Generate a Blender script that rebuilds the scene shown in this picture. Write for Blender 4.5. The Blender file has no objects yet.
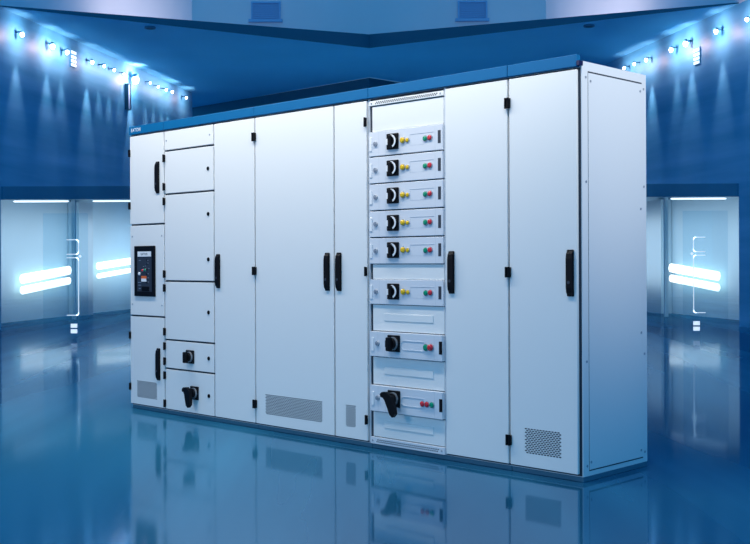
import bpy, bmesh, math
from mathutils import Vector, Matrix
S = bpy.context.scene
C = S.collection
PI = math.pi

# ------------------------------------------------------------------ camera numbers
F_PX, CAM_H, SHIFT_PX, ROLL = 1081.3, 1.1044, -10.44, 0.0041
HOR = 272 + SHIFT_PX
YAW = -0.7798
CORNER = Vector((1.0326, 5.3801, 0.0))     # front right foot of the cabinet row
ROW = 4.051                                 # length of the row
DEPTH = 0.607

# ------------------------------------------------------------------ materials
def srgb(r, g, b):
    f = lambda c: (c / 255) / 12.92 if c / 255 <= .04045 else (((c / 255) + .055) / 1.055) ** 2.4
    return (f(r), f(g), f(b), 1)

def new_mat(name):
    m = bpy.data.materials.new(name); m.use_nodes = True
    nt = m.node_tree
    return m, nt, nt.nodes['Principled BSDF']

def paint(name, col, rough=.4, metal=0, spec=.5, noise=.03, scale=60, bump=0):
    m, nt, p = new_mat(name)
    tc = nt.nodes.new('ShaderNodeTexCoord')
    n = nt.nodes.new('ShaderNodeTexNoise'); n.inputs['Scale'].default_value = scale
    nt.links.new(tc.outputs['Object'], n.inputs['Vector'])
    mx = nt.nodes.new('ShaderNodeMix'); mx.data_type = 'RGBA'
    mx.inputs[6].default_value = tuple(c * (1 - noise) for c in col[:3]) + (1,)
    mx.inputs[7].default_value = tuple(min(1, c * (1 + noise)) for c in col[:3]) + (1,)
    nt.links.new(n.outputs['Fac'], mx.inputs[0])
    nt.links.new(mx.outputs[2], p.inputs['Base Color'])
    p.inputs['Roughness'].default_value = rough
    p.inputs['Metallic'].default_value = metal
    p.inputs['Specular IOR Level'].default_value = spec
    if bump:
        b = nt.nodes.new('ShaderNodeBump'); b.inputs['Strength'].default_value = bump
        b.inputs['Distance'].default_value = .002
        nt.links.new(n.outputs['Fac'], b.inputs['Height']); nt.links.new(b.outputs[0], p.inputs['Normal'])
    return m

def emit(name, col, strength):
    m, nt, p = new_mat(name)
    p.inputs['Base Color'].default_value = col
    p.inputs['Emission Color'].default_value = col
    p.inputs['Emission Strength'].default_value = strength
    return m

M = {}
M['cabinet'] = paint('cabinet_white_paint', (.86, .86, .84, 1), .45, spec=.35, noise=.012, scale=300)
M['module'] = paint('module_pale_grey', (.74, .76, .80, 1), .42, spec=.35, noise=.012, scale=200)
M['frame'] = paint('frame_grey_paint', (.60, .64, .68, 1), .45, noise=.02)
M['side'] = paint('side_panel_paint', (.78, .80, .82, 1), .45, spec=.3, noise=.012, scale=200)
M['gap_dark'] = paint('gap_dark_paint', (.02, .03, .05, 1), .7)  # near-black for shade in the door gaps and the side groove line
M['plinth'] = paint('plinth_grey_paint', (.05, .17, .25, 1), .5)
M['trim'] = paint('blue_trim_paint', srgb(2, 100, 152), .5, spec=.2, noise=.04, scale=4)
M['trim_dark'] = paint('navy_plastic', srgb(8, 18, 70), .4)
M['black'] = paint('black_plastic', (.004, .004, .006, 1), .5, spec=.15)
M['black2'] = paint('slate_plastic', (.03, .038, .055, 1), .5)
M['steel'] = paint('zinc_steel', (.45, .48, .52, 1), .35, metal=.6)
M['white'] = paint('white_plastic', (.9, .9, .9, 1), .4)
M['yellow'] = paint('yellow_lens', srgb(236, 190, 30), .25)
M['green'] = paint('green_lens', srgb(10, 150, 110), .25)
M['red'] = paint('red_lens', srgb(215, 50, 60), .25)
M['orange'] = paint('orange_sticker', srgb(235, 110, 50), .5)
M['vent'] = paint('vent_hole_grey', (.035, .035, .05, 1), .8)
M['label'] = paint('ink_dark', (.02, .02, .03, 1), .6)
M['canopy'] = paint('canopy_blue_panel', srgb(110, 205, 244), .8, spec=.1, noise=.12, scale=.5)
M['canopy_edge'] = paint('canopy_dark_fascia', srgb(8, 92, 120), .5, noise=.1, scale=.6)
M['backwall'] = paint('back_wall_blue', srgb(100, 196, 244), .6, noise=.1, scale=.4)
M['alcove'] = paint('alcove_pale_teal', srgb(176, 212, 226), .6, noise=.08, scale=.9)
M['lintel'] = paint('lintel_blue', srgb(40, 125, 160), .5, noise=.1)
M['upper'] = paint('upper_wall_pale', srgb(205, 205, 214), .6, noise=.06, scale=.6)
M['column'] = paint('column_grey_teal', srgb(168, 200, 214), .5, noise=.1)
M['wallvent'] = paint('wall_vent_blue', srgb(120, 165, 205), .5)
M['reflection_glow'] = emit('lamp_reflection_glow', (1, .97, .90, 1), 1.5)  # emission standing in for lamp reflections
M['strip'] = emit('strip_lamp_glow', (.85, .93, 1, 1), 1.6)
M['spotlens'] = emit('spot_lens_glow', (.9, .93, 1, 1), 3.0)
M['overlay_glow'] = emit('overlay_square_glow', (.75, .95, 1, 1), .9)  # glow of the overlay squares, no real fitting
M['decal'] = emit('overlay_mark_glow', (.85, .95, 1, 1), .75)  # glow of the overlay graphics on the screens

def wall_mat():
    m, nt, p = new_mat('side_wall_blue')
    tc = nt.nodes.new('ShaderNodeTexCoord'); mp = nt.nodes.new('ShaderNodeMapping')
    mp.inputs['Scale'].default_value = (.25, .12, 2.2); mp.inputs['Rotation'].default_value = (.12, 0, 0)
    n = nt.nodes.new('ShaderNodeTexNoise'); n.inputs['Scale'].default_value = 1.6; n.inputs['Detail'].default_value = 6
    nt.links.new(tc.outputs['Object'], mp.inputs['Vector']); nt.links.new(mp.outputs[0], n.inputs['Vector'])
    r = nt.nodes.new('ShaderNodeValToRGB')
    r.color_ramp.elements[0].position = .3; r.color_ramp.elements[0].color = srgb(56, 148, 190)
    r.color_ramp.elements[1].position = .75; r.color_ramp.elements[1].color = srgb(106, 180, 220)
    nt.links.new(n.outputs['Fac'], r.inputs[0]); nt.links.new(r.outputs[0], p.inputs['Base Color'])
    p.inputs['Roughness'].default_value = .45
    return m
M['wall'] = wall_mat()

def floor_mat():
    m, nt, p = new_mat('polished_blue_floor')
    nt.nodes.remove(p)
    tc = nt.nodes.new('ShaderNodeTexCoord'); mp = nt.nodes.new('ShaderNodeMapping')
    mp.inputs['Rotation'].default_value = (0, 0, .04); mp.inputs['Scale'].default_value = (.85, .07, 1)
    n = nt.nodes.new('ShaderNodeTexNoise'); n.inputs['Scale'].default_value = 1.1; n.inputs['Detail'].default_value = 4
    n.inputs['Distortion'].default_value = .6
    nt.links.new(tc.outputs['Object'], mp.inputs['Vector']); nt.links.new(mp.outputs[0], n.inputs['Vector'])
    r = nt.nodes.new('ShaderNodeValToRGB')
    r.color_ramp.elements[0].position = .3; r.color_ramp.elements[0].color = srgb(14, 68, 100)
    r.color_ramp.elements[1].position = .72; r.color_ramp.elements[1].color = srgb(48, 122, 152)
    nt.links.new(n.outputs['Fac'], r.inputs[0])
    d = nt.nodes.new('ShaderNodeBsdfDiffuse'); nt.links.new(r.outputs[0], d.inputs['Color'])
    g = nt.nodes.new('ShaderNodeBsdfGlossy')
    rr = nt.nodes.new('ShaderNodeMapRange'); rr.inputs[1].default_value = .35; rr.inputs[2].default_value = .7; rr.inputs[3].default_value = .05; rr.inputs[4].default_value = .10
    nt.links.new(n.outputs['Fac'], rr.inputs[0]); nt.links.new(rr.outputs[0], g.inputs['Roughness'])
    g.inputs['Color'].default_value = (.62, .82, 1, 1)
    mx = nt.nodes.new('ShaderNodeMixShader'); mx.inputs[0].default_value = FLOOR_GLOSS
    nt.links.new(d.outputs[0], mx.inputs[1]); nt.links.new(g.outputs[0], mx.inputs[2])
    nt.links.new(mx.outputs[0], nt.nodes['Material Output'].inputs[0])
    return m
FLOOR_GLOSS = .30
M['floor'] = floor_mat()

def glass_mat():
    m, nt, p = new_mat('clear_glass'); nt.nodes.remove(p)
    t = nt.nodes.new('ShaderNodeBsdfTransparent'); t.inputs[0].default_value = (.93, .98, 1, 1)
    g = nt.nodes.new('ShaderNodeBsdfGlossy'); g.inputs['Roughness'].default_value = .02
    mx = nt.nodes.new('ShaderNodeMixShader'); mx.inputs[0].default_value = .06
    nt.links.new(t.outputs[0], mx.inputs[1]); nt.links.new(g.outputs[0], mx.inputs[2])
    nt.links.new(mx.outputs[0], nt.nodes['Material Output'].inputs[0])
    return m
M['glass'] = glass_mat()

# ------------------------------------------------------------------ mesh helpers
def box(bm, x0, x1, y0, y1, z0, z1, bev=0, seg=1):
    r = bmesh.ops.create_cube(bm, size=1)
    vs = r['verts']
    for v in vs:
        v.co = Vector(((x0 + x1) / 2 + v.co.x * (x1 - x0), (y0 + y1) / 2 + v.co.y * (y1 - y0), (z0 + z1) / 2 + v.co.z * (z1 - z0)))
    if bev:
        es = {e for v in vs for e in v.link_edges}
        bmesh.ops.bevel(bm, geom=list(es), offset=bev, segments=seg, affect='EDGES', profile=.5)
    return vs

def hexa(bm, bottom, top):
    """prism between two outlines of equal length"""
    a = [bm.verts.new(p) for p in bottom]; b = [bm.verts.new(p) for p in top]; n = len(a)
    bm.faces.new(a[::-1]); bm.faces.new(b)
    for i in range(n):
        bm.faces.new((a[i], a[(i + 1) % n], b[(i + 1) % n], b[i]))

def prism_y(bm, pts, y0, y1):
    """outline in x,z pushed along y"""
    hexa(bm, [(x, y1, z) for x, z in pts], [(x, y0, z) for x, z in pts])

def disc(bm, x, z, y0, y1, r, seg=24, r2=None):
    """short round body along y"""
    r2 = r if r2 is None else r2
    a = [(x + r * math.cos(2 * PI * i / seg), y1, z + r * math.sin(2 * PI * i / seg)) for i in range(seg)]
    b = [(x + r2 * math.cos(2 * PI * i / seg), y0, z + r2 * math.sin(2 * PI * i / seg)) for i in range(seg)]
    hexa(bm, a, b)

def arc_band(bm, x, z, y0, y1, r0, r1, a0, a1, seg=16):
    """ring segment in the x,z plane"""
    for i in range(seg):
        t0 = a0 + (a1 - a0) * i / seg; t1 = a0 + (a1 - a0) * (i + 1) / seg
        q = [(r0, t0), (r1, t0), (r1, t1), (r0, t1)]
        prism_y(bm, [(x + r * math.cos(t), z + r * math.sin(t)) for r, t in q], y0, y1)

def finish(name, bm, mat, parent=None, smooth=False):
    bmesh.ops.recalc_face_normals(bm, faces=bm.faces)
    me = bpy.data.meshes.new(name); bm.to_mesh(me); bm.free()
    if smooth:
        for p in me.polygons: p.use_smooth = True
    me.materials.append(mat)
    o = bpy.data.objects.new(name, me); C.objects.link(o)
    if parent: o.parent = parent
    return o

def part(name, fn, mat, parent=None, label=None, smooth=False):
    bm = bmesh.new(); fn(bm); o = finish(name, bm, mat, parent, smooth)
    if label: o['label'] = label
    return o

def structure(name, fn, mat, kind='structure'):
    o = part(name, fn, mat); o['kind'] = kind; return o

def thing(name, label, cat, loc=(0, 0, 0), rz=0, group=None):
    o = bpy.data.objects.new(name, None); o.empty_display_size = .1; C.objects.link(o)
    o.location = loc; o.rotation_euler = (0, 0, rz); o['label'] = label; o['category'] = cat
    if group: o['group'] = group
    return o

def text(name, body, parent, mat, x, y, z, w, h, label=None):
    cu = bpy.data.curves.new(name, 'FONT'); cu.body = body; cu.size = 1; cu.extrude = .002; cu.offset = .004; cu.space_character = 1.2
    cu.align_x = 'LEFT'
    t = bpy.data.objects.new(name, cu); C.objects.link(t)
    bpy.context.view_layer.update()
    dg = bpy.context.evaluated_depsgraph_get()
    me = bpy.data.meshes.new_from_object(t.evaluated_get(dg)); bpy.data.objects.remove(t)
    xs = [v.co.x for v in me.vertices]; ys = [v.co.y for v in me.vertices]
    sx = w / (max(xs) - min(xs)); sy = h / (max(ys) - min(ys)); mx, my = min(xs), min(ys)
    for v in me.vertices:
        v.co = Vector((x + (v.co.x - mx) * sx, y - v.co.z * .2, z + (v.co.y - my) * sy))
    me.materials.clear(); me.materials.append(mat)
    o = bpy.data.objects.new(name, me); C.objects.link(o); o.parent = parent
    if label: o['label'] = label
    return o

# ------------------------------------------------------------------ cabinet row
cy, sy_ = math.cos(YAW), math.sin(YAW)
def cab_loc(u):
    return (CORNER.x + (u - ROW) * cy, CORNER.y + (u - ROW) * sy_, 0)

Z0, Z1 = .033, 2.064
FR = -.020                                   # front face of the doors
G = .0065                                    # half of the gap between leaves

def leaf(p, x0, x1, z0, z1, name='door', y=FR, mat='cabinet', label=None):
    return part(name, lambda bm: box(bm, x0 + G, x1 - G, y, -.001, z0 + G, z1 - G, .0022, 2), M[mat], p, label)

def pull_handle(d, x, z0=.926, z1=1.160):
    x += .006
    def f(bm):
        w = .0205
        # plate, then the raised grip with slanted ends
        box(bm, x - w, x + w, FR - .008, FR, z0, z1, .004, 2)
        prof = [(FR - .006, z0 + .004), (FR - .017, z0 + .020), (FR - .021, z0 + .045), (FR - .021, z1 - .045), (FR - .017, z1 - .020), (FR - .006, z1 - .004)]
        w2 = .017
        a = [(x - w2, y, z) for y, z in prof]; b = [(x + w2, y, z) for y, z in prof]
        hexa(bm, a, b)
    h = part('handle', f, M['black'], d)
    def l(bm):
        disc(bm, x, z0 + .07, FR - .023, FR - .020, .008, 16)
    part('lock_barrel', l, M['black2'], h)
    return h

def hinge(d, x, z, side):
    """side -1: on the left edge of the leaf, +1: on the right edge, 2: both halves"""
    w = .017
    x0, x1 = (x + .001, x + w) if side == -1 else (x - w, x - .001)
    def f(bm):
        box(bm, x0, x1, FR - .014, FR, z - .026, z + .026, .0025, 2)
        cx = x + (.0085 if side == -1 else -.0085)
        # knuckle
        n = 12
        a = [(cx + .006 * math.cos(2 * PI * i / n), FR - .014 + .006 * math.sin(2 * PI * i / n), z - .028) for i in range(n)]
        hexa(bm, a, [(q[0], q[1], z + .028) for q in a])
    return part('hinge', f, M['black'], d)

def edge_hinge(d, z):
    """hinge of the outermost left leaf, overlapping the outer edge"""
    def f(bm):
        box(bm, -.004, .014, FR - .012, FR + .016, z - .027, z + .027, .0025, 2)
        box(bm, -.008, -.003, FR - .008, FR + .012, z - .022, z + .022, .002, 1)
    return part('hinge', f, M['black'], d)

def lock(d, x, z):
    def f(bm):
        disc(bm, x, z, FR - .004, FR, .0145, 20, .013)
        box(bm, x - .004, x + .004, FR - .009, FR - .003, z - .011, z + .011, .001, 1)
    return part('quarter_turn_lock', f, M['black'], d)

def screw(d, x, z, y=FR, r=.007):
    def f(bm):
        disc(bm, x, z, y - .003, y, r, 14, r * .75)
        box(bm, x - r * .55, x + r * .55, y - .0036, y - .002, z - .001, z + .001)
    return part('screw', f, M['steel'], d)

def vent(d, x0, x1, z0, z1, rows, pitch=.0185):
    """staggered short slots punched in the door"""
    def f(bm):
        dz = (z1 - z0) / rows
        for r in range(rows):
            off = 0 if r % 2 else pitch / 2
            x = x0 + off
            while x + pitch * .78 <= x1 + pitch * .3:
                zc = z0 + (r + .5) * dz
                w, h = pitch * .84, dz * .66
                pts = [(x, zc), (x + h / 2, zc - h / 2), (x + w - h / 2, zc - h / 2), (x + w, zc), (x + w - h / 2, zc + h / 2), (x + h / 2, zc + h / 2)]
                prism_y(bm, pts, FR - .0006, FR + .002)
                x += pitch
    return part('vent', f, M['vent'], d, 'dark punched slots of the air vent')

def body(p, w, trim_x1=None, last=False):
    part('cabinet_body', lambda bm: box(bm, .0005, w - (.0005 if not last else 0), .0, DEPTH, .026, 2.1), M['frame'] if not last else M['side'], p)
    part('gap_shade_sheet', lambda bm: box(bm, .002, w - (.002 if not last else .006), -.003, .001, .03, 2.068), M['gap_dark'], p, 'dark sheet imitating the shade in the door gaps')  # dark sheet, puts the shade of the door gaps into colour
    part('plinth', lambda bm: (box(bm, .0, w - .002 if not last else w, .002, DEPTH, 0, .026, .002, 1)), M['plinth'], p)
    x1 = w if trim_x1 is None else trim_x1
    return part('top_trim', lambda bm: box(bm, .0015, x1 - .0015, FR - .006, .012, 2.071, 2.132, .003, 2), M['trim'], p, 'blue trim strip along the top front edge')

def rotary(parent, x, z, y, lever=None, s=.092):
    """black square rotary switch"""
    h = s / 2
    o = part('rotary_switch', lambda bm: box(bm, x - h, x + h, y - .012, y, z - h, z + h, .004, 2), M['black'], parent)
    return o

def dial(sw_parent, x, z, y, s=.092):
    """black plate with round knob, white crescent and white pointer"""
    h = s / 2
    def f(bm):
        box(bm, x - h, x + h, y - .010, y, z - h, z + h, .004, 2)
        disc(bm, x, z, y - .022, y - .010, h * .86, 28, h * .80)
        box(bm, x - .011, x + .011, y - .036, y - .020, z - h * .74, z + h * .74, .004, 2)
    part('rotary_switch', f, M['black'], sw_parent)
    part('scale_mark', lambda bm: arc_band(bm, x + .002, z, y - .0235, y - .0215, h * .60, h * .84, -1.2, 1.6), M['white'], sw_parent, 'white crescent of the switch')
    part('pointer_mark', lambda bm: box(bm, x - h * .80, x - h * .50, y - .0240, y - .0120, z - h * .42, z + h * .34), M['white'], sw_parent, 'white pointer of the switch')

def lever_switch(parent, x, z, y, bent, s=.094, swing=0):
    """black plate, silver collar and protruding grip; bent grips are swung to the lower left"""
    h = s / 2
    part('switch_plate', lambda bm: box(bm, x - h, x + h, y - .010, y, z - h, z + h, .004, 2), M['black'], parent)
    part('switch_collar', lambda bm: (disc(bm, x, z, y - .020, y - .010, h * .80, 28, h * .80)), M['steel'], parent, 'silver collar of the switch')
    def f(bm):
        disc(bm, x, z, y - .034, y - .020, h * .68, 24, h * .60)
        if not bent:
            box(bm, x - .014, x + .014, y - .062, y - .03, z - h * .86, z + h * .80, .006, 2)
            box(bm, x - .026, x + .012, y - .054, y - .03, z - h * .45, z + h * .45, .006, 2)
        else:
            # grip turned by 45 degrees with a long paddle pointing down
            box(bm, x - .020, x + .020, y - .060, y - .03, z - .020, z + .036, .006, 2)
            pts = [(x - .060, z + .030), (x - .045, z + .042), (x - .012, z + .044), (x + .022, z + .020), (x + .030, z - .030), (x + .026, z - .078), (x + .006, z - .098), (x - .014, z - .084), (x - .026, z - .040), (x - .034, z - .004), (x - .044, z + .010), (x - .060, z + .012)]
            pts = [(px_ + swing * max(0, min(1, (z + .03 - pz) / .10)) + swing * .3, pz) for px_, pz in pts]
            prism_y(bm, pts, y - .070, y - .044)
    part('switch_grip', f, M['black'], parent)

def lamp(parent, x, z, y, mat, name, r=.0145, ring=True, prot=.012):
    def f(bm):
        disc(bm, x, z, y - .005, y, r * 1.12, 20, r * 1.05)
    rg = part('button_ring' if ring else 'button_ring', f, M['steel'], parent)
    def g(bm):
        disc(bm, x, z, y - prot * .7, y - .004, r * .92, 20, r * .88)
        disc(bm, x, z, y - prot, y - prot * .7, r * .88, 20, r * .5)
    part(name, g, M[mat], parent, smooth=False)

GR = 'switchgear cabinets joined in one row'

# ---- cabinet 1 : narrow, with breaker panel
u0, u1 = 0.0, .457
A = thing('switchgear_cabinet', 'narrow white cabinet at the left end with a black breaker panel in the middle', 'cabinet', cab_loc(u0), YAW, GR)
tr = body(A, u1 - u0)
text('logo_lettering', 'EATON', tr, M['white'], .034, FR - .0062, 2.090, .125, .026, 'white lettering on the blue trim')
w = u1 - u0
d = leaf(A, 0, w, 1.388, Z1); pull_handle(d, .373, 1.612, 1.846); edge_hinge(d, 1.932); edge_hinge(d, 1.534)
d = leaf(A, 0, w, .704, 1.388, 'instrument_panel')
for x in (.035, .425):
    for z in (1.30, .79): screw(d, x, z)
def frame(bm):
    x0, x1, z0, z1 = .078, .345, .852, 1.228; t = .036
    box(bm, x0, x1, FR - .014, FR, z1 - t, z1, .004, 2); box(bm, x0, x1, FR - .014, FR, z0, z0 + t, .004, 2)
    box(bm, x0, x0 + t, FR - .014, FR, z0 + t - .003, z1 - t + .003, .004, 2); box(bm, x1 - t, x1, FR - .014, FR, z0 + t - .003, z1 - t + .003, .004, 2)
part('breaker_frame', frame, M['black'], d, 'black frame of the breaker panel')
part('breaker_face', lambda bm: box(bm, .110, .313, FR - .010, FR, .882, 1.196), M['black2'], d, 'dark slate face of the breaker')
part('name_plate', lambda bm: box(bm, .124, .300, FR - .013, FR - .009, 1.148, 1.186, .001), M['white'], d, 'pale name plate with dark lettering')
text('plate_lettering', 'EATON', d, M['label'], .170, FR - .0132, 1.158, .085, .018)
part('breaker_window', lambda bm: (box(bm, .180, .275, FR - .016, FR - .009, .892, .926, .002), box(bm, .215, .262, FR - .018, FR - .015, .90, .918)), M['black'], d)
part('warning_sticker', lambda bm: box(bm, .172, .240, FR - .0125, FR - .009, .984, 1.004), M['orange'], d, 'orange and white sticker')
part('rating_sticker', lambda bm: box(bm, .172, .240, FR - .0125, FR - .009, .962, .984), M['white'], d, 'white lower half of the sticker')
lamp(d, .193, 1.046, FR - .010, 'red', 'push_button', .010); lamp(d, .227, 1.048, FR - .010, 'green', 'push_button', .010)
lamp(d, .150, 1.020, FR - .010, 'white', 'round_key', .013)
for x, z, a in ((.20, 1.075, .006), (.225, 1.078, .006), (.148, .955, .02), (.148, .935, .018), (.255, 1.12, .01), (.255, 1.10, .01), (.262, 1.02, .008), (.262, .99, .008), (.262, .96, .008), (.15, 1.12, .012), (.272, 1.06, .007), (.15, .91, .012), (.272, .905, .003)):
    part('printed_mark', lambda bm: box(bm, x - a, x + a, FR - .0115, FR - .009, z - .0022, z + .0022), M['steel'], d)
for z in (.95, .975, 1.01, 1.045, 1.09, 1.115):
    part('toggle', lambda bm: box(bm, .242, .250, FR - .014, FR - .009, z, z + .012), M['black'], d)
d = leaf(A, 0, w, Z0, .704); pull_handle(d, .375, .238, .474); edge_hinge(d, .554); edge_hinge(d, .167)
vent(d, .092, .352, .093, .218, 14)

# ---- cabinet 2 : stacked compartment doors and a tall door
u0, u1 = .457, 1.502
B = thing('switchgear_cabinet', 'white cabinet with stacked small doors, two black grip switches and a tall door', 'cabinet', cab_loc(u0), YAW, GR)
body(B, u1 - u0)
w = u1 - u0; m = 1.055 - u0
d = leaf(B, 0, m, 1.916, Z1, 'cover_panel')
for x in (.03, m - .045): screw(d, x, 1.99)
def comp(z0, z1, locks, hs):
    d = leaf(B, 0, m, z0, z1, 'compartment_door')
    for z in locks: lock(d, .990 - u0, z)
    for z in hs: hinge(d, 0.0, z, -1)
    return d
comp(1.600, 1.916, [1.756], [1.863, 1.655])
comp(.969, 1.600, [1.440, 1.124], [1.549, 1.020])
comp(.542, .969, [.755], [.918, .600])
d = comp(.333, .542, [.435], [.495, .385]); lever_switch(d, .775 - u0, .434, FR, False)
d = comp(Z0, .333, [.174], [.283, .078]); lever_switch(d, .826 - u0, .182, FR, True)
d = leaf(B, m, w, Z0, Z1); pull_handle(d, 1.099 - u0)
for z in (1.932, 1.046, .166): hinge(d, w, z, 1)

# ---- cabinet 3 : wide door and narrow door
u0, u1 = 1.502, 2.570
D = thing('switchgear_cabinet', 'white cabinet with one wide and one narrow door, both vented at the bottom', 'cabinet', cab_loc(u0), YAW, GR)
body(D, u1 - u0)
m = 2.268 - u0; w = 2.557 - u0
d = leaf(D, .0, m, Z0, Z1); pull_handle(d, 2.203 - u0)
for z in (1.932, 1.046, .166): hinge(d, 0, z, -1)
vent(d, 1.604 - u0, 2.150 - u0, .108, .240, 14)
d = leaf(D, m, w, Z0, Z1); pull_handle(d, 2.308 - u0)
for z in (1.932, 1.046, .166): hinge(d, w, z, 1)
vent(d, 2.363 - u0, 2.455 - u0, .108, .240, 14)
part('front_post', lambda bm: box(bm, w + .001, u1 - u0 - .001, -.010, -.001, Z0, 2.066), M['frame'], D)

# ---- cabinet 4 : withdrawable units and tall door
u0, u1 = 2.570, 3.606
E_ = thing('switchgear_cabinet', 'white cabinet with a column of withdrawable drawer units under black rotary switches', 'cabinet', cab_loc(u0), YAW, GR)
body(E_, u1 - u0)
x0, x1 = 2.590 - u0, 3.152 - u0
def blank(z0, z1, slit=False, name='blank_panel'):
    o = part(name, lambda bm: box(bm, x0 + .002, x1 - .001, -.012, -.001, z0 + .002, z1 - .002, .002, 1), M['cabinet'], E_)
    if slit:
        def f(bm):
            za, zb = z0 + (z1 - z0) * .5 - .018, z0 + (z1 - z0) * .5 + .026
            box(bm, .115, .50, -.0155, -.011, za, zb, .0034, 2)
        part('embossed_rib', f, M['cabinet'], o)
    return o
def strip_grille(z0, z1, mat):
    o = part('grille_strip', lambda bm: box(bm, .006, x1 + .004, -.020, -.001, z0, z1, .0015), M[mat], E_, 'perforated strip')
    def f(bm):
        n = 30; dz = (z1 - z0) / 4
        for r in (0, 1):
            for i in range(n):
                x = x0 + .035 + (x1 - x0 - .075) * (i + (.5 if r else 0)) / n; z = z0 + dz * (1.4 + r * 1.1)
                box(bm, x, x + .009, -.0206, -.0190, z - .0032, z + .0032)
    part('perforation', f, M['vent'], o)
    for x in (x0 + .004, x1 - .018): screw(o, x, (z0 + z1) / 2, -.020, .006)
strip_grille(2.024, 2.052, 'cabinet')
blank(1.868, 2.020)
blank(.998, 1.090); blank(.696, .853, True); blank(.380, .545, True); blank(.072, .222, True)
strip_grille(.030, .070, 'module')

def drawer(z0, z1, kind, proud=-.022):
    yf = proud
    x0 = .006 if kind == 0 else 2.590 - u0
    o = part('drawer_unit', lambda bm: box(bm, x0, x1, yf, -.001, z0 + .0025, z1 - .0025, .0025, 2), M['module'], E_)
    zc = (z0 + z1) / 2; 
    zl = zc + (.0 if kind == 0 else .004)
    part('latch', lambda bm: (box(bm, x0 + (.004 if kind == 0 else .014), x0 + (.024 if kind == 0 else .034), yf - .005, yf, zc - .042, zc + .040, .002, 1)), M['white'], o, 'white latch at the left edge')
    def k(bm):
        kx = (2.630 if kind == 0 else 2.654) - u0
        disc(bm, kx, zl, yf - .010, yf, .016, 18, .013); disc(bm, kx, zl, yf - .014, yf - .010, .006, 12)
    part('key_lock', k, M['steel'], o)
    part('grip_slot', lambda bm: box(bm, (3.117 if kind == 0 else 3.131) - u0, (3.138 if kind == 0 else 3.153) - u0, yf - .001, yf + .002, zc - .034, zc + .038), M['black2'] if kind == 0 else M['black'], o, 'dark upright grip slot')
    for x in (2.668 - u0, 2.728 - u0, 2.818 - u0 if kind else 2.826 - u0, 3.075 - u0):
        pass
    for x in (2.655 - u0, 2.712 - u0, 3.095 - u0):
        part('face_seam', lambda bm: box(bm, x, x + .0014, yf - .0004, yf + .001, z0 + .004, z1 - .004), M['frame'], o)
    if kind == 0:
        dial(o, 2.772 - u0, zc + .004, yf)
        lamp(o, 2.851 - u0, zc + .004, yf, 'yellow', 'yellow_button', .018, prot=.016)
        lamp(o, 2.887 - u0, zc + .002, yf, 'yellow', 'yellow_button', .0135, prot=.010)
        def fr(bm):
            xa, xb, za, zb = 2.905 - u0, 3.085 - u0, zc - .030, zc + .034
            box(bm, xa, xb, yf - .0016, yf, zb - .002, zb); box(bm, xa, xb - .07, yf - .0008, yf, za, za + .001)
            box(bm, xa, xa + .001, yf - .0008, yf, za, zb)
        part('label_holder', fr, M['frame'], o)
        lamp(o, 3.024 - u0, zc, yf, 'green', 'green_button', .0165); lamp(o, 3.059 - u0, zc + .002, yf, 'red', 'red_button', .0165)
    else:
        lever_switch(o, 2.788 - u0, zc + .010, yf, kind == 2, .096, .030)
        def fr(bm):
            xa, xb, zb, za, t = 2.842 - u0, 3.02 - u0, zc + .030, zc - .024, .0022
            r = (zb - za) / 2; c = (zb + za) / 2
            box(bm, xa + r, xb, yf - .003, yf, zb - t, zb); box(bm, xa + r, xb, yf - .003, yf, za, za + t)
            arc_band(bm, xa + r, c, yf - .003, yf, r - t, r, PI / 2, 3 * PI / 2, 12)
        part('label_holder', fr, M['module'], o)
        if kind == 1:
            lamp(o, 3.036 - u0, zc, yf, 'green', 'green_button', .020); lamp(o, 3.072 - u0, zc + .002, yf, 'red', 'red_button', .020, prot=.020)
        else:
            lamp(o, 3.008 - u0, zc, yf, 'red', 'red_button', .0165); lamp(o, 3.043 - u0, zc, yf, 'red', 'red_button', .0165); lamp(o, 3.079 - u0, zc, yf, 'green', 'green_button', .0165)
    return o
for zb, zt in ((1.722, 1.870), (1.563, 1.720), (1.404, 1.561), (1.246, 1.402), (1.089, 1.244), (.852, 1.001)):
    drawer(zb, zt, 0)
drawer(.546, .696, 1, -.036)
drawer(.224, .380, 2, -.036)
d = leaf(E_, 3.163 - u0, u1 - u0, Z0, Z1); pull_handle(d, 3.208 - u0)
for z in (1.932, 1.046, .166): hinge(d, u1 - u0, z, 1)
part('front_post', lambda bm: box(bm, x1 + .001, 3.163 - u0, -.010, -.001, Z0, 2.066), M['frame'], E_)

# ---- cabinet 5 : right end with the visible side wall
u0, u1 = 3.606, ROW
H = thing('switchgear_cabinet', 'white cabinet at the right end showing its long blank side panel', 'cabinet', cab_loc(u0), YAW, GR)
w = u1 - u0
tr = body(H, w, w - .014, last=True)
part('end_cap', lambda bm: box(bm, w - .0155, w + .001, FR - .004, .010, 2.076, 2.100, .001), M['trim_dark'], tr, 'navy end cap of the trim')
d = leaf(H, 0, w - .013, Z0, Z1); pull_handle(d, 3.989 - u0)
for z in (1.932, 1.046, .166): hinge(d, 0, z, -1)
vent(d, 3.706 - u0, 3.936 - u0, .108, .240, 14)
part('side_groove', lambda bm: box(bm, w - .002, w + .0012, .052, .562, .050, 2.054), M['gap_dark'], H, 'dark line around the side panel')
sp = part('side_panel', lambda bm: box(bm, w - .001, w + .003, .0535, .5605, .056, 2.046, .001), M['side'], H)
def sscrew(v, z):
    def f(bm):
        n = 12; r = .0065
        a = [(w + .003 if .06 < v < .555 else w, v + r * math.cos(2 * PI * i / n), z + r * math.sin(2 * PI * i / n)) for i in range(n)]
        hexa(bm, a, [(p[0] + .002, p[1], p[2]) for p in a])
    part('screw', f, M['steel'], sp)
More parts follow.
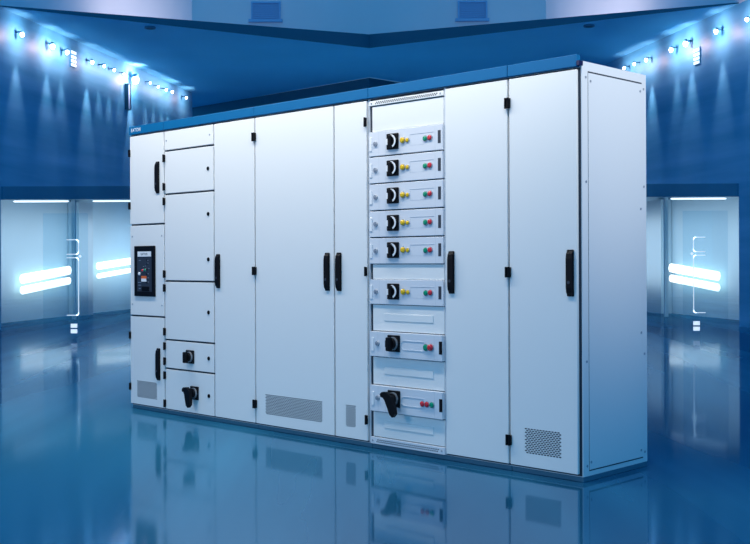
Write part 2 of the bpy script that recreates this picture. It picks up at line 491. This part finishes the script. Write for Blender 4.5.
for v, z in ((.034, 2.022), (.072, 2.006), (.543, 2.006), (.582, 2.022), (.034, .078), (.066, .094), (.540, .094), (.582, .080),
             (.034, 1.50), (.545, 1.38), (.582, 1.50), (.034, .60), (.545, .72), (.582, .605)):
    sscrew(v, z)

# ------------------------------------------------------------------ the hall
def P(px, Z): return (px - 375) / F_PX * Z
def zat(py, Z): return CAM_H + (HOR - py) / F_PX * Z
ZC = 5.37                                   # underside of the canopy
class Wall:
    def __init__(s, sgn):
        s.g = sgn
        fx = (lambda x: x) if sgn < 0 else (lambda x: 740 - x)
        s.fx = fx
        s.A = Vector((P(fx(0), 17.98), 17.98)); s.B = Vector((P(fx(193), 27.2), 27.2))
        s.L = (s.B - s.A).length; s.d = (s.B - s.A) / s.L
        s.n = Vector((-s.d.y, s.d.x)) if sgn < 0 else Vector((s.d.y, -s.d.x))    # away from the room
    def W(s, a, t, z):
        q = s.A + s.d * a + s.n * t
        return (q.x, q.y, z)
    def s_of(s, px, t=0.0):
        """distance along the wall met by the line of sight at image column px (left wall numbering)"""
        k = (s.fx(px) - 375) / F_PX
        o = s.A + s.n * t
        # o.x + a d.x = k (o.y + a d.y)
        return (k * o.y - o.x) / (s.d.x - k * s.d.y)
    def Z(s, a, t=0.0): return (s.A + s.d * a + s.n * t).y
    def block(s, bm, a0, a1, t0, t1, z0, z1):
        z0 = z0 if isinstance(z0, tuple) else (z0, z0); z1 = z1 if isinstance(z1, tuple) else (z1, z1)
        hexa(bm, [s.W(a0, t0, z0[0]), s.W(a1, t0, z0[1]), s.W(a1, t1, z0[1]), s.W(a0, t1, z0[0])],
                 [s.W(a0, t0, z1[0]), s.W(a1, t0, z1[1]), s.W(a1, t1, z1[1]), s.W(a0, t1, z1[0])])

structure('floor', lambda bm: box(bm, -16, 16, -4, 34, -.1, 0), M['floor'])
WL, WR = Wall(-1), Wall(1)
TALL = 9.2
def build_wall(w, side):
    a0 = w.s_of(1); a1 = w.s_of(150)        # the glazed opening
    h0 = zat(198, w.Z(a0)); h1 = zat(198, w.Z(a1))      # slightly rising head
    l0 = zat(185, w.Z(a0)); l1 = zat(185, w.Z(a1))
    def f(bm):
        w.block(bm, -15, a0, 0, .4, 0, ZC)
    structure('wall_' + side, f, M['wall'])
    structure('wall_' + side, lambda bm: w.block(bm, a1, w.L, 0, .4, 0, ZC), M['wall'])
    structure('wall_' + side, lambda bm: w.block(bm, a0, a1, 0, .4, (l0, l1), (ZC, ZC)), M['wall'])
    structure('wall_' + side, lambda bm: w.block(bm, -15, w.L, 0, .4, ZC, TALL), M['upper'])
    structure('trim_%d' % (1 if side == 'left' else 2), lambda bm: w.block(bm, a0, a1, -.04, .44, (h0, h1), (l0, l1)), M['lintel'])
    # lit niche behind the glass
    D_ = .95
    for b in ((a0 - 1.5, a1 + 3.3, D_, D_ + .1, 0, (h0 + .4, h1 + .5)), (a0 - 1.5, a0 - 1.4, .4, D_, 0, h0 + .4), (a1 + 3.2, a1 + 3.3, .4, D_, 0, h1 + .5),
              (a0 - 1.5, a1 + 3.3, .4, D_, (h0 + .3, h1 + .4), (h0 + .4, h1 + .5))):
        structure('wall_niche_' + side, lambda bm: w.block(bm, *b), M['alcove'])
    ac0, ac1 = w.s_of(84) - .012, w.s_of(84) + .012
    structure('trim_%d' % (3 if side == 'left' else 4), lambda bm: w.block(bm, w.s_of(79, .7), w.s_of(93, .7), .70, .94, 0, (h0 + (h1 - h0) * .55)), M['column'])
    structure('trim_%d' % (5 if side == 'left' else 6), lambda bm: w.block(bm, ac0 - .005, ac1 + .005, .17, .25, 0, (h0 + (h1 - h0) * .55)), M['column'])
    for k, (b0, b1) in enumerate(((a0 + .02, ac0 - .01), (ac1 + .01, a1 - .02))):
        g0 = h0 + (h1 - h0) * (b0 - a0) / (a1 - a0) ; g1 = h0 + (h1 - h0) * (b1 - a0) / (a1 - a0)
        structure('window_%d' % (k + (1 if side == 'left' else 3)), lambda bm: w.block(bm, b0, b1, .2, .22, .0, (g0 - .002, g1 - .002)), M['glass'])
    def glow_bar(px0, y0, px1, y1, th, label, cat, mat, t, name='reflection_bar', grp=None, parts=True):
        s0, s1 = w.s_of(px0, t), w.s_of(px1, t)
        Z0_, Z1_ = w.Z(s0, t), w.Z(s1, t)
        z0, z1 = zat(y0, Z0_), zat(y1, Z1_)
        root = thing(name, label, cat, w.W((s0 + s1) / 2, t, 0), 0, grp)
        inv = Vector(root.location)
        hh = th / 2
        def f(bm):
            n = 12; e = hh * .9
            w_ = []
            P0, P1 = Vector(w.W(s0, t, z0)), Vector(w.W(s1, t, z1))
            ax = (P1 - P0).normalized(); up = Vector((0, 0, 1)); up = (up - ax * up.dot(ax)).normalized(); sd = ax.cross(up)
            rings = []
            for q, rr in ((P0 - ax * .05, hh * .45), (P0, hh), (P1, hh), (P1 + ax * .05, hh * .45)):
                rings.append([bm.verts.new(q - inv + up * rr * math.cos(2 * PI * i / n) + sd * rr * .6 * math.sin(2 * PI * i / n)) for i in range(n)])
            bm.faces.new(rings[0]); bm.faces.new(rings[-1])
            for r0, r1 in zip(rings, rings[1:]):
                for i in range(n): bm.faces.new((r0[i], r0[(i + 1) % n], r1[(i + 1) % n], r1[i]))
        part('glow_tube', f, M[mat], root)
        def g(bm):
            for k in (.2, .8):
                q = Vector(w.W(s0 + (s1 - s0) * k, t, z0 + (z1 - z0) * k)) - inv
                e = Vector(w.W(s0 + (s1 - s0) * k, (D_ - .004) if t > .5 else t + .03, z0 + (z1 - z0) * k)) - inv
                dd = (e - q); q = q + dd.normalized() * hh * .5
                sx = Vector((w.d.x, w.d.y, 0)) * .02; uz = Vector((0, 0, .02))
                hexa(bm, [q - sx - uz, q + sx - uz, q + sx + uz, q - sx + uz], [e - sx - uz, e + sx - uz, e + sx + uz, e - sx + uz])
        part('bracket', g, M['column'], root)
    S_ = 'left' if side == 'left' else 'right'  # slanted bars below: lamp reflections built as glowing tubes
    glow_bar(22, 277.5, 69, 269, .18, 'upper slanted white bar of a pair imitating lamp reflections behind the %s glass, nearest the photo edge' % S_, 'lamp', 'reflection_glow', .80, grp=None)
    glow_bar(22, 289, 69, 279.5, .15, 'lower slanted white bar of a pair imitating lamp reflections behind the %s glass, nearest the photo edge' % S_, 'lamp', 'reflection_glow', .80)
    if side == 'left':
        glow_bar(98, 265, 138, 259, .16, 'upper slanted white bar imitating a lamp reflection close to the left end of the cabinet row', 'lamp', 'reflection_glow', .80)
        glow_bar(98, 275, 138, 268, .11, 'lower slanted white bar imitating a lamp reflection close to the left end of the cabinet row', 'lamp', 'reflection_glow', .80)
    glow_bar(15, 200, 68, 200, .035, 'thin white strip lamp along the head of the outer %s window' % S_, 'lamp', 'strip', .30, 'strip_lamp')
    if side == 'left':
        glow_bar(94, 200, 136, 200, .035, 'thin white strip lamp at the window head touching the left cabinet edge', 'lamp', 'strip', .30, 'strip_lamp')
build_wall(WL, 'left'); build_wall(WR, 'right')
structure('wall_back', lambda bm: box(bm, -9, 9, 30.6, 30.9, 0, TALL), M['upper'])

# canopy : bow-tie slab, deeper at the middle of its front edge
def canopy(bm):
    lt = WL.W(0, 0, 0); le = WL.W(WL.L, 0, 0); rt = WR.W(0, 0, 0); re = WR.W(WR.L, 0, 0)
    mx = P(370, 21.6)
    half = lambda tip, end, sg: ([(tip[0], tip[1]), (mx, 21.6), (mx, 25.0), (sg * 5.05 + mx, 30.0), (end[0], end[1])])
    for tip, end, sg in ((lt, le, -1), (rt, re, 1)):
        o = half(tip, end, sg)
        th = [.02, .275, .25, .10, .05]
        hexa(bm, [(x, y, ZC) for x, y in o], [(x, y, ZC + t) for (x, y), t in zip(o, th)])
o = structure('ceiling', canopy, M['canopy'])
me = o.data; me.materials.append(M['canopy_edge'])
for p in me.polygons:
    if abs(p.normal.z) < .5: p.material_index = 1
MX = P(370, 25.2)
for xe in (-5.3, 5.3 + 2 * MX):
    def fascia(bm):
        base = [(xe, 30.1), (MX, 25.1), (MX, 25.4), (xe, 30.4)]
        hexa(bm, [(x, y, 4.9) for x, y in base], [(x, y, ZC) for x, y in base])
    structure('trim_7' if xe < 0 else 'trim_8', fascia, M['canopy_edge'])

# ceiling downlights (small dark recessed cans) under the canopy
def can(px, py, label):
    Z = (ZC - CAM_H) * F_PX / (HOR - py)
    t = thing('ceiling_downlight', label, 'ceiling light', (P(px, Z), Z, ZC), 0)
    def ring(bm):
        n = 20
        for i in range(n):
            a, b = 2 * PI * i / n, 2 * PI * (i + 1) / n
            q = [(.07 * math.cos(a), .07 * math.sin(a)), (.10 * math.cos(a), .10 * math.sin(a)), (.10 * math.cos(b), .10 * math.sin(b)), (.07 * math.cos(b), .07 * math.sin(b))]
            hexa(bm, [(x, y, -.03) for x, y in q], [(x, y, 0) for x, y in q])
    part('ring', ring, M['lintel'], t)
    part('dark_lens', lambda bm: hexa(bm, [(.07 * math.cos(2 * PI * i / 20), .07 * math.sin(2 * PI * i / 20), -.02) for i in range(20)], [(.07 * math.cos(2 * PI * i / 20), .07 * math.sin(2 * PI * i / 20), 0) for i in range(20)]), M['canopy_edge'], t)
can(151, 26, 'unlit dark round fitting under the canopy, left of the centre')
can(590, 26, 'unlit dark round fitting under the canopy, right of the centre above the end cabinet')

# high vents on the back wall
for px, lab in ((267, 'dark rectangular vent high on the back wall, left of the two'), (473.5, 'dark rectangular vent high on the back wall, right of the two')):
    Z = 30.6; x = P(px, Z); z = zat(10, Z)
    t = thing('wall_vent', lab, 'vent', (x, Z, z - .26), 0)
    hw, hh = 13 / F_PX * Z, 8 / F_PX * Z
    part('vent_frame', lambda bm: (box(bm, -hw - .12, hw + .1, -.10, 0, -.08 + .0, .0 + .0), box(bm, -hw - .05, -hw, -.06, 0, 0, 2 * hh), box(bm, hw, hw + .05, -.06, 0, 0, 2 * hh), box(bm, -hw - .05, hw + .05, -.06, 0, 2 * hh, 2 * hh + .05)), M['wallvent'], t)
    def lv(bm):
        box(bm, -hw, hw, -.012, 0, 0, 2 * hh)
        for i in range(7):
            z0 = .03 + i * (2 * hh - .04) / 7
            box(bm, -hw, hw, -.04, -.01, z0, z0 + .02)
    part('louvre', lv, M['wallvent'], t)

# slim upright vent on the left wall
w = WL; a = w.s_of(127)
Zv = w.Z(a)
t = thing('wall_panel', 'slim upright grey-blue panel high on the left wall above the cabinet logo', 'panel', w.W(a, 0, zat(108, Zv)), 0)
inv = Vector(t.location)
hv = (108 - 84) / F_PX * Zv
def slim(bm):
    ww = .07
    pts = [(-ww, 0), (ww, 0), (ww, -.06), (-ww, -.06)]
    q = [Vector((w.d.x * x + w.n.x * y, w.d.y * x + w.n.y * y, 0)) for x, y in pts]
    hexa(bm, [p for p in q], [p + Vector((0, 0, hv)) for p in q])
part('cover', slim, M['wallvent'], t)
def slimrim(bm):
    for x0, x1, z0, z1 in ((-.08, -.07, 0, hv), (.07, .08, 0, hv), (-.08, .08, hv, hv + .02), (-.08, .08, -.02, 0)):
        pts = [(x0, 0), (x1, 0), (x1, -.08), (x0, -.08)]
        q = [Vector((w.d.x * x + w.n.x * y, w.d.y * x + w.n.y * y, z0)) for x, y in pts]
        hexa(bm, q, [p + Vector((0, 0, z1 - z0)) for p in q])
part('rim', slimrim, M['canopy_edge'], t)

# ------------------------------------------------------------------ wall spotlights
def spotlight(w, px, py, r_px, label, power, grp, beam):
    t_ = -.12
    a = w.s_of(px, t_); Z = w.Z(a, t_); z = zat(py, Z)
    loc = w.W(a, t_, z)
    r = r_px / F_PX * Z * .95
    o = thing('wall_spotlight', label, 'spotlight', w.W(a, 0, z), 0, grp)
    q = Vector(loc) - Vector(o.location)
    def cup(bm):
        n = 16
        rings = []
        for rr, dz in ((r * .45, r * 1.5), (r * .8, r * 1.2), (r * .85, r * .7)):
            rings.append([bm.verts.new(q + Vector((rr * math.cos(2 * PI * i / n), rr * math.sin(2 * PI * i / n), dz))) for i in range(n)])
        bm.faces.new(rings[0]); bm.faces.new(rings[-1])
        for r0, r1 in zip(rings, rings[1:]):
            for i in range(n): bm.faces.new((r0[i], r0[(i + 1) % n], r1[(i + 1) % n], r1[i]))
    part('housing', cup, M['lintel'], o)
    part('lens', lambda bm: bmesh.ops.create_uvsphere(bm, u_segments=16, v_segments=12, radius=r * .85, matrix=Matrix.Translation(q) @ Matrix.Diagonal((1, 1, 1.35, 1))), M['spotlens'], o, 'glowing white lens', smooth=True)
    def arm(bm):
        n = Vector((w.n.x, w.n.y, 0)); e = q + n * .118; sx = Vector((w.d.x, w.d.y, 0)) * .01; uz = Vector((0, 0, .01)); c = Vector((0, 0, r))
        hexa(bm, [q + c - sx - uz, q + c + sx - uz, q + c + sx + uz, q + c - sx + uz], [e + c - sx - uz, e + c + sx - uz, e + c + sx + uz, e + c - sx + uz])
    part('arm', arm, M['lintel'], o)
    # the light it throws on the wall: a wide pool and a long beam running down
    def sp(name, tt, dz, tz, energy, size, soft):
        l = bpy.data.lights.new(name, 'SPOT'); l.energy = energy; l.color = (1, .66, .66); l.spot_size = math.radians(size); l.spot_blend = 1; l.shadow_soft_size = soft
        lo = bpy.data.objects.new(name, l); C.objects.link(lo); lo.location = w.W(a, tt, z + dz)
        lo.rotation_euler = (Vector(w.W(a, .05, z + tz)) - lo.location).to_track_quat('-Z', 'Y').to_euler()
    sp('spot_pool', -.42, .0, -.04, power * 1.15, 150, .04)
    sp('spot_beam', -.17, -.10, -2.6, beam * 1.1, 36, .03)
    if power > 50: sp('spot_uplight', -.22, .12, .6, 9, 150, .05)

ORD = ['first', 'second', 'third', 'fourth', 'fifth', 'sixth', 'seventh']
left = [(23, 33, 2.7, 26, 90), (53.5, 45, 3.0, 30, 110), (68, 51, 2.6, 24, 70), (93, 61, 2.2, 20, 160), (105, 65, 1.8, 14, 60), (115, 69, 1.8, 14, 60), (125, 73, 1.5, 9, 30),
        (136, 79, 4.2, 62, 160), (151, 82, 1.5, 12, 50), (159, 86, 1.5, 12, 50), (167, 89, 1.6, 14, 60), (173, 91, 1.8, 16, 60), (187, 97, 1.6, 16, 60)]
for i, (x, y, r, e, b) in enumerate(left):
    if i < 7: lab = '%s glowing spotlight on the left wall counted from the photo edge' % ORD[i]
    elif i == 7: lab = 'largest and brightest spotlight on the left wall, above the cabinet logo'
    else: lab = 'small glowing spotlight on the left wall, %s beyond the largest one' % ORD[i - 8]
    spotlight(WL, x, y, r, lab, e, 'spotlights along the left wall', b)
for i, (x, y, r, e, b) in enumerate([(-8, 21, 2.4, 20, 60)] + left[:6]):
    spotlight(WR, x, y, r, '%s glowing spotlight on the right wall counted from the photo edge' % ORD[i], e, 'spotlights along the right wall', b)

# ------------------------------------------------------------------ overlay graphics built as glowing square stacks on both side walls
def square_stack(w, px, label):
    a = w.s_of(px, -.03); Z = w.Z(a, -.03); 
    o = thing('overlay_squares', label, 'overlay graphic', w.W(a, 0, zat(65, Z)), 0)
    inv = Vector(o.location)
    hw = 2.0 / F_PX * Z / abs(w.d.x * 1 + 0) if False else .095
    part('backing', lambda bm: None if box_w(bm, w, a, -.02, -.002, hw * 1.1, zat(66, Z), zat(48.5, Z), inv) else None, M['wall'], o)
    for yc in (51.5, 56, 60, 64):
        part('overlay_square', lambda bm: box_w(bm, w, a, -.035, -.02, hw, zat(yc + 1.3, Z), zat(yc - 1.3, Z), inv), M['overlay_glow'], o)
def box_w(bm, w, a, t0, t1, hw, z0, z1, inv):
    q = [Vector(w.W(a - hw, t0, z0)) - inv, Vector(w.W(a + hw, t0, z0)) - inv, Vector(w.W(a + hw, t1, z0)) - inv, Vector(w.W(a - hw, t1, z0)) - inv]
    hexa(bm, q, [p + Vector((0, 0, z1 - z0)) for p in q]); return True
square_stack(WL, 74.7, 'overlay graphic of four small glowing squares high on the left wall')
square_stack(WR, 740 - 697.3, 'overlay graphic of four small glowing squares high on the right wall')

# ------------------------------------------------------------------ clear glass screens before the windows, carrying overlay graphics as glowing marks
def glass_screen(side, x0, x1, xa, xb, dot, sq, label):
    Z = 15.8
    X = lambda px: P(px, Z)
    o = thing('glass_screen', label, 'glass panel', (X((x0 + x1) / 2), Z, 0), 0)
    cx = o.location.x
    def xx(px): return X(px) - cx
    part('glass_pane', lambda bm: box(bm, xx(x0), xx(x1), 0, .012, .0, zat(212, Z)), M['glass'], o)
    lw = .7 / F_PX * Z
    far, near = (xa, xb)                     # open ends at far, upright at near
    def seg(bm, p, q):
        x_0, x_1 = sorted((xx(p[0]), xx(q[0]))); z_0, z_1 = sorted((zat(p[1], Z), zat(q[1], Z)))
        box(bm, x_0 - lw / 2, x_1 + lw / 2, -.003, 0, z_0 - lw / 2, z_1 + lw / 2)
    s = 1 if near > far else -1
    def marks(bm):
        for top, bot in ((238.5, 253), (256.5, 314)):
            seg(bm, (far, top), (near - s * 2.2, top)); seg(bm, (near, top + 2.2), (near, bot - 2.2)); seg(bm, (far, bot), (near - s * 2.2, bot))
            for yy, sg in ((top, 1), (bot, -1)):
                k = 5
                for i in range(k):
                    t0, t1 = PI / 2 * i / k, PI / 2 * (i + 1) / k
                    c = (near - s * 2.2, yy + sg * 2.2)
                    pa = (c[0] + s * 2.2 * math.sin(t0), c[1] - sg * 2.2 * math.cos(t0)); pb = (c[0] + s * 2.2 * math.sin(t1), c[1] - sg * 2.2 * math.cos(t1))
                    seg(bm, pa, pb)
        disc(bm, xx(dot), zat(255, Z), -.003, 0, 1.3 / F_PX * Z, 16)
    part('bracket_marks', marks, M['decal'], o, 'white bracket lines with a dot, an overlay graphic')
    def sqs(bm):
        for ya, yb in ((322.5, 326.5), (328, 332)):
            box(bm, xx(sq), xx(sq + 6.5), -.003, 0, zat(yb, Z), zat(ya, Z))
    part('square_marks', sqs, M['decal'], o, 'two white squares of an overlay graphic')
glass_screen('left', 43, 88, 67, 78.5, 80, 70.5, 'clear glass screen with white bracket marks before the left windows')
glass_screen('right', 683, 728, 705, 693.5, 692, 693, 'clear glass screen with white bracket marks before the right window')

# ------------------------------------------------------------------ lights
def area(name, loc, target, sx, sy, power, col, spread=180):
    l = bpy.data.lights.new(name, 'AREA'); l.shape = 'RECTANGLE'; l.size = sx; l.size_y = sy; l.energy = power * .22; l.color = col
    l.spread = math.radians(spread)
    o = bpy.data.objects.new(name, l); C.objects.link(o); o.location = loc
    o.rotation_euler = (Vector(target) - Vector(loc)).to_track_quat('-Z', 'Y').to_euler()
    return o
def row_pt(u, v, z):
    return (CORNER.x + (u - ROW) * cy - v * sy_, CORNER.y + (u - ROW) * sy_ + v * cy, z)
# added lamp out of view, for the white fade down the cabinet fronts
l = area('front_gradient_fill', row_pt(2.0, -.82, 3.12), row_pt(2.0, -.25, 0.4), 5.2, .2, 372, (1, .94, .85))
l.rotation_euler = (math.radians(12), 0, YAW)
# spot maker for the added light on the right side
def spot(name, loc, target, power, col, size, blend=1, soft=.15):
    l = bpy.data.lights.new(name, 'SPOT'); l.energy = power; l.color = col; l.spot_size = math.radians(size); l.spot_blend = blend; l.shadow_soft_size = soft
    o = bpy.data.objects.new(name, l); C.objects.link(o); o.location = loc
    o.rotation_euler = (Vector(target) - Vector(loc)).to_track_quat('-Z', 'Y').to_euler()
# added unseen spot that brightens the upper half of the right side
spot('side_fill_spot', row_pt(ROW + 2.2, .35, 3.2), row_pt(ROW, .32, 1.93), 225, (1, .95, .86), 54, 1)
area('left_front_fill', (-5.6, 4.2, 2.6), (-1.4, 7.4, .5), 1.6, 1.2, 205, (1, .95, .86))  # added fill for the left doors, no lamp stands there
# added unseen wash that brightens the walls above the canopy
area('left_upper_wash', (-3.4, 23.5, 6.2), (-5.6, 24.5, 7.0), 5, .4, 230, (1, .86, .86))
area('right_upper_wash', (3.2, 23.5, 6.2), (5.4, 24.5, 7.0), 5, .4, 230, (1, .86, .86))
area('canopy_fill', (-.2, 22.5, 2.6), (-.2, 22.5, 5), 7, 4, 75, (.02, .55, 1))  # added blue fill hidden behind the row, lifts the canopy underside
# added hidden fill that brightens the niche backs
for w in (WL, WR):
    a0, a1 = w.s_of(1), w.s_of(150)
    mid = (a0 + a1) / 2 + 1.6
    area('niche_fill', w.W(mid, .42, 1.3), w.W(mid, .9, 1.3), 8.0, 1.5, 190, (1, .95, .98))

W_ = bpy.data.worlds.new('World'); S.world = W_; W_.use_nodes = True
bg = W_.node_tree.nodes['Background']; bg.inputs[0].default_value = (.05, .47, 1, 1); bg.inputs[1].default_value = .72

# ------------------------------------------------------------------ camera
cam = bpy.data.cameras.new('Camera'); co = bpy.data.objects.new('Camera', cam); C.objects.link(co)
cam.sensor_fit = 'HORIZONTAL'; cam.sensor_width = 36; cam.lens = F_PX / 750 * 36
cam.shift_y = SHIFT_PX / 750
co.matrix_world = Matrix.Translation((0, 0, CAM_H)) @ Matrix.Rotation(math.radians(90), 4, 'X') @ Matrix.Rotation(-ROLL, 4, 'Z')
S.camera = co
S.view_settings.view_transform = 'Standard'; S.view_settings.look = 'None'
S.view_settings.exposure = 0; S.view_settings.gamma = 1; S.view_settings.use_curve_mapping = False
S.render.film_transparent = False
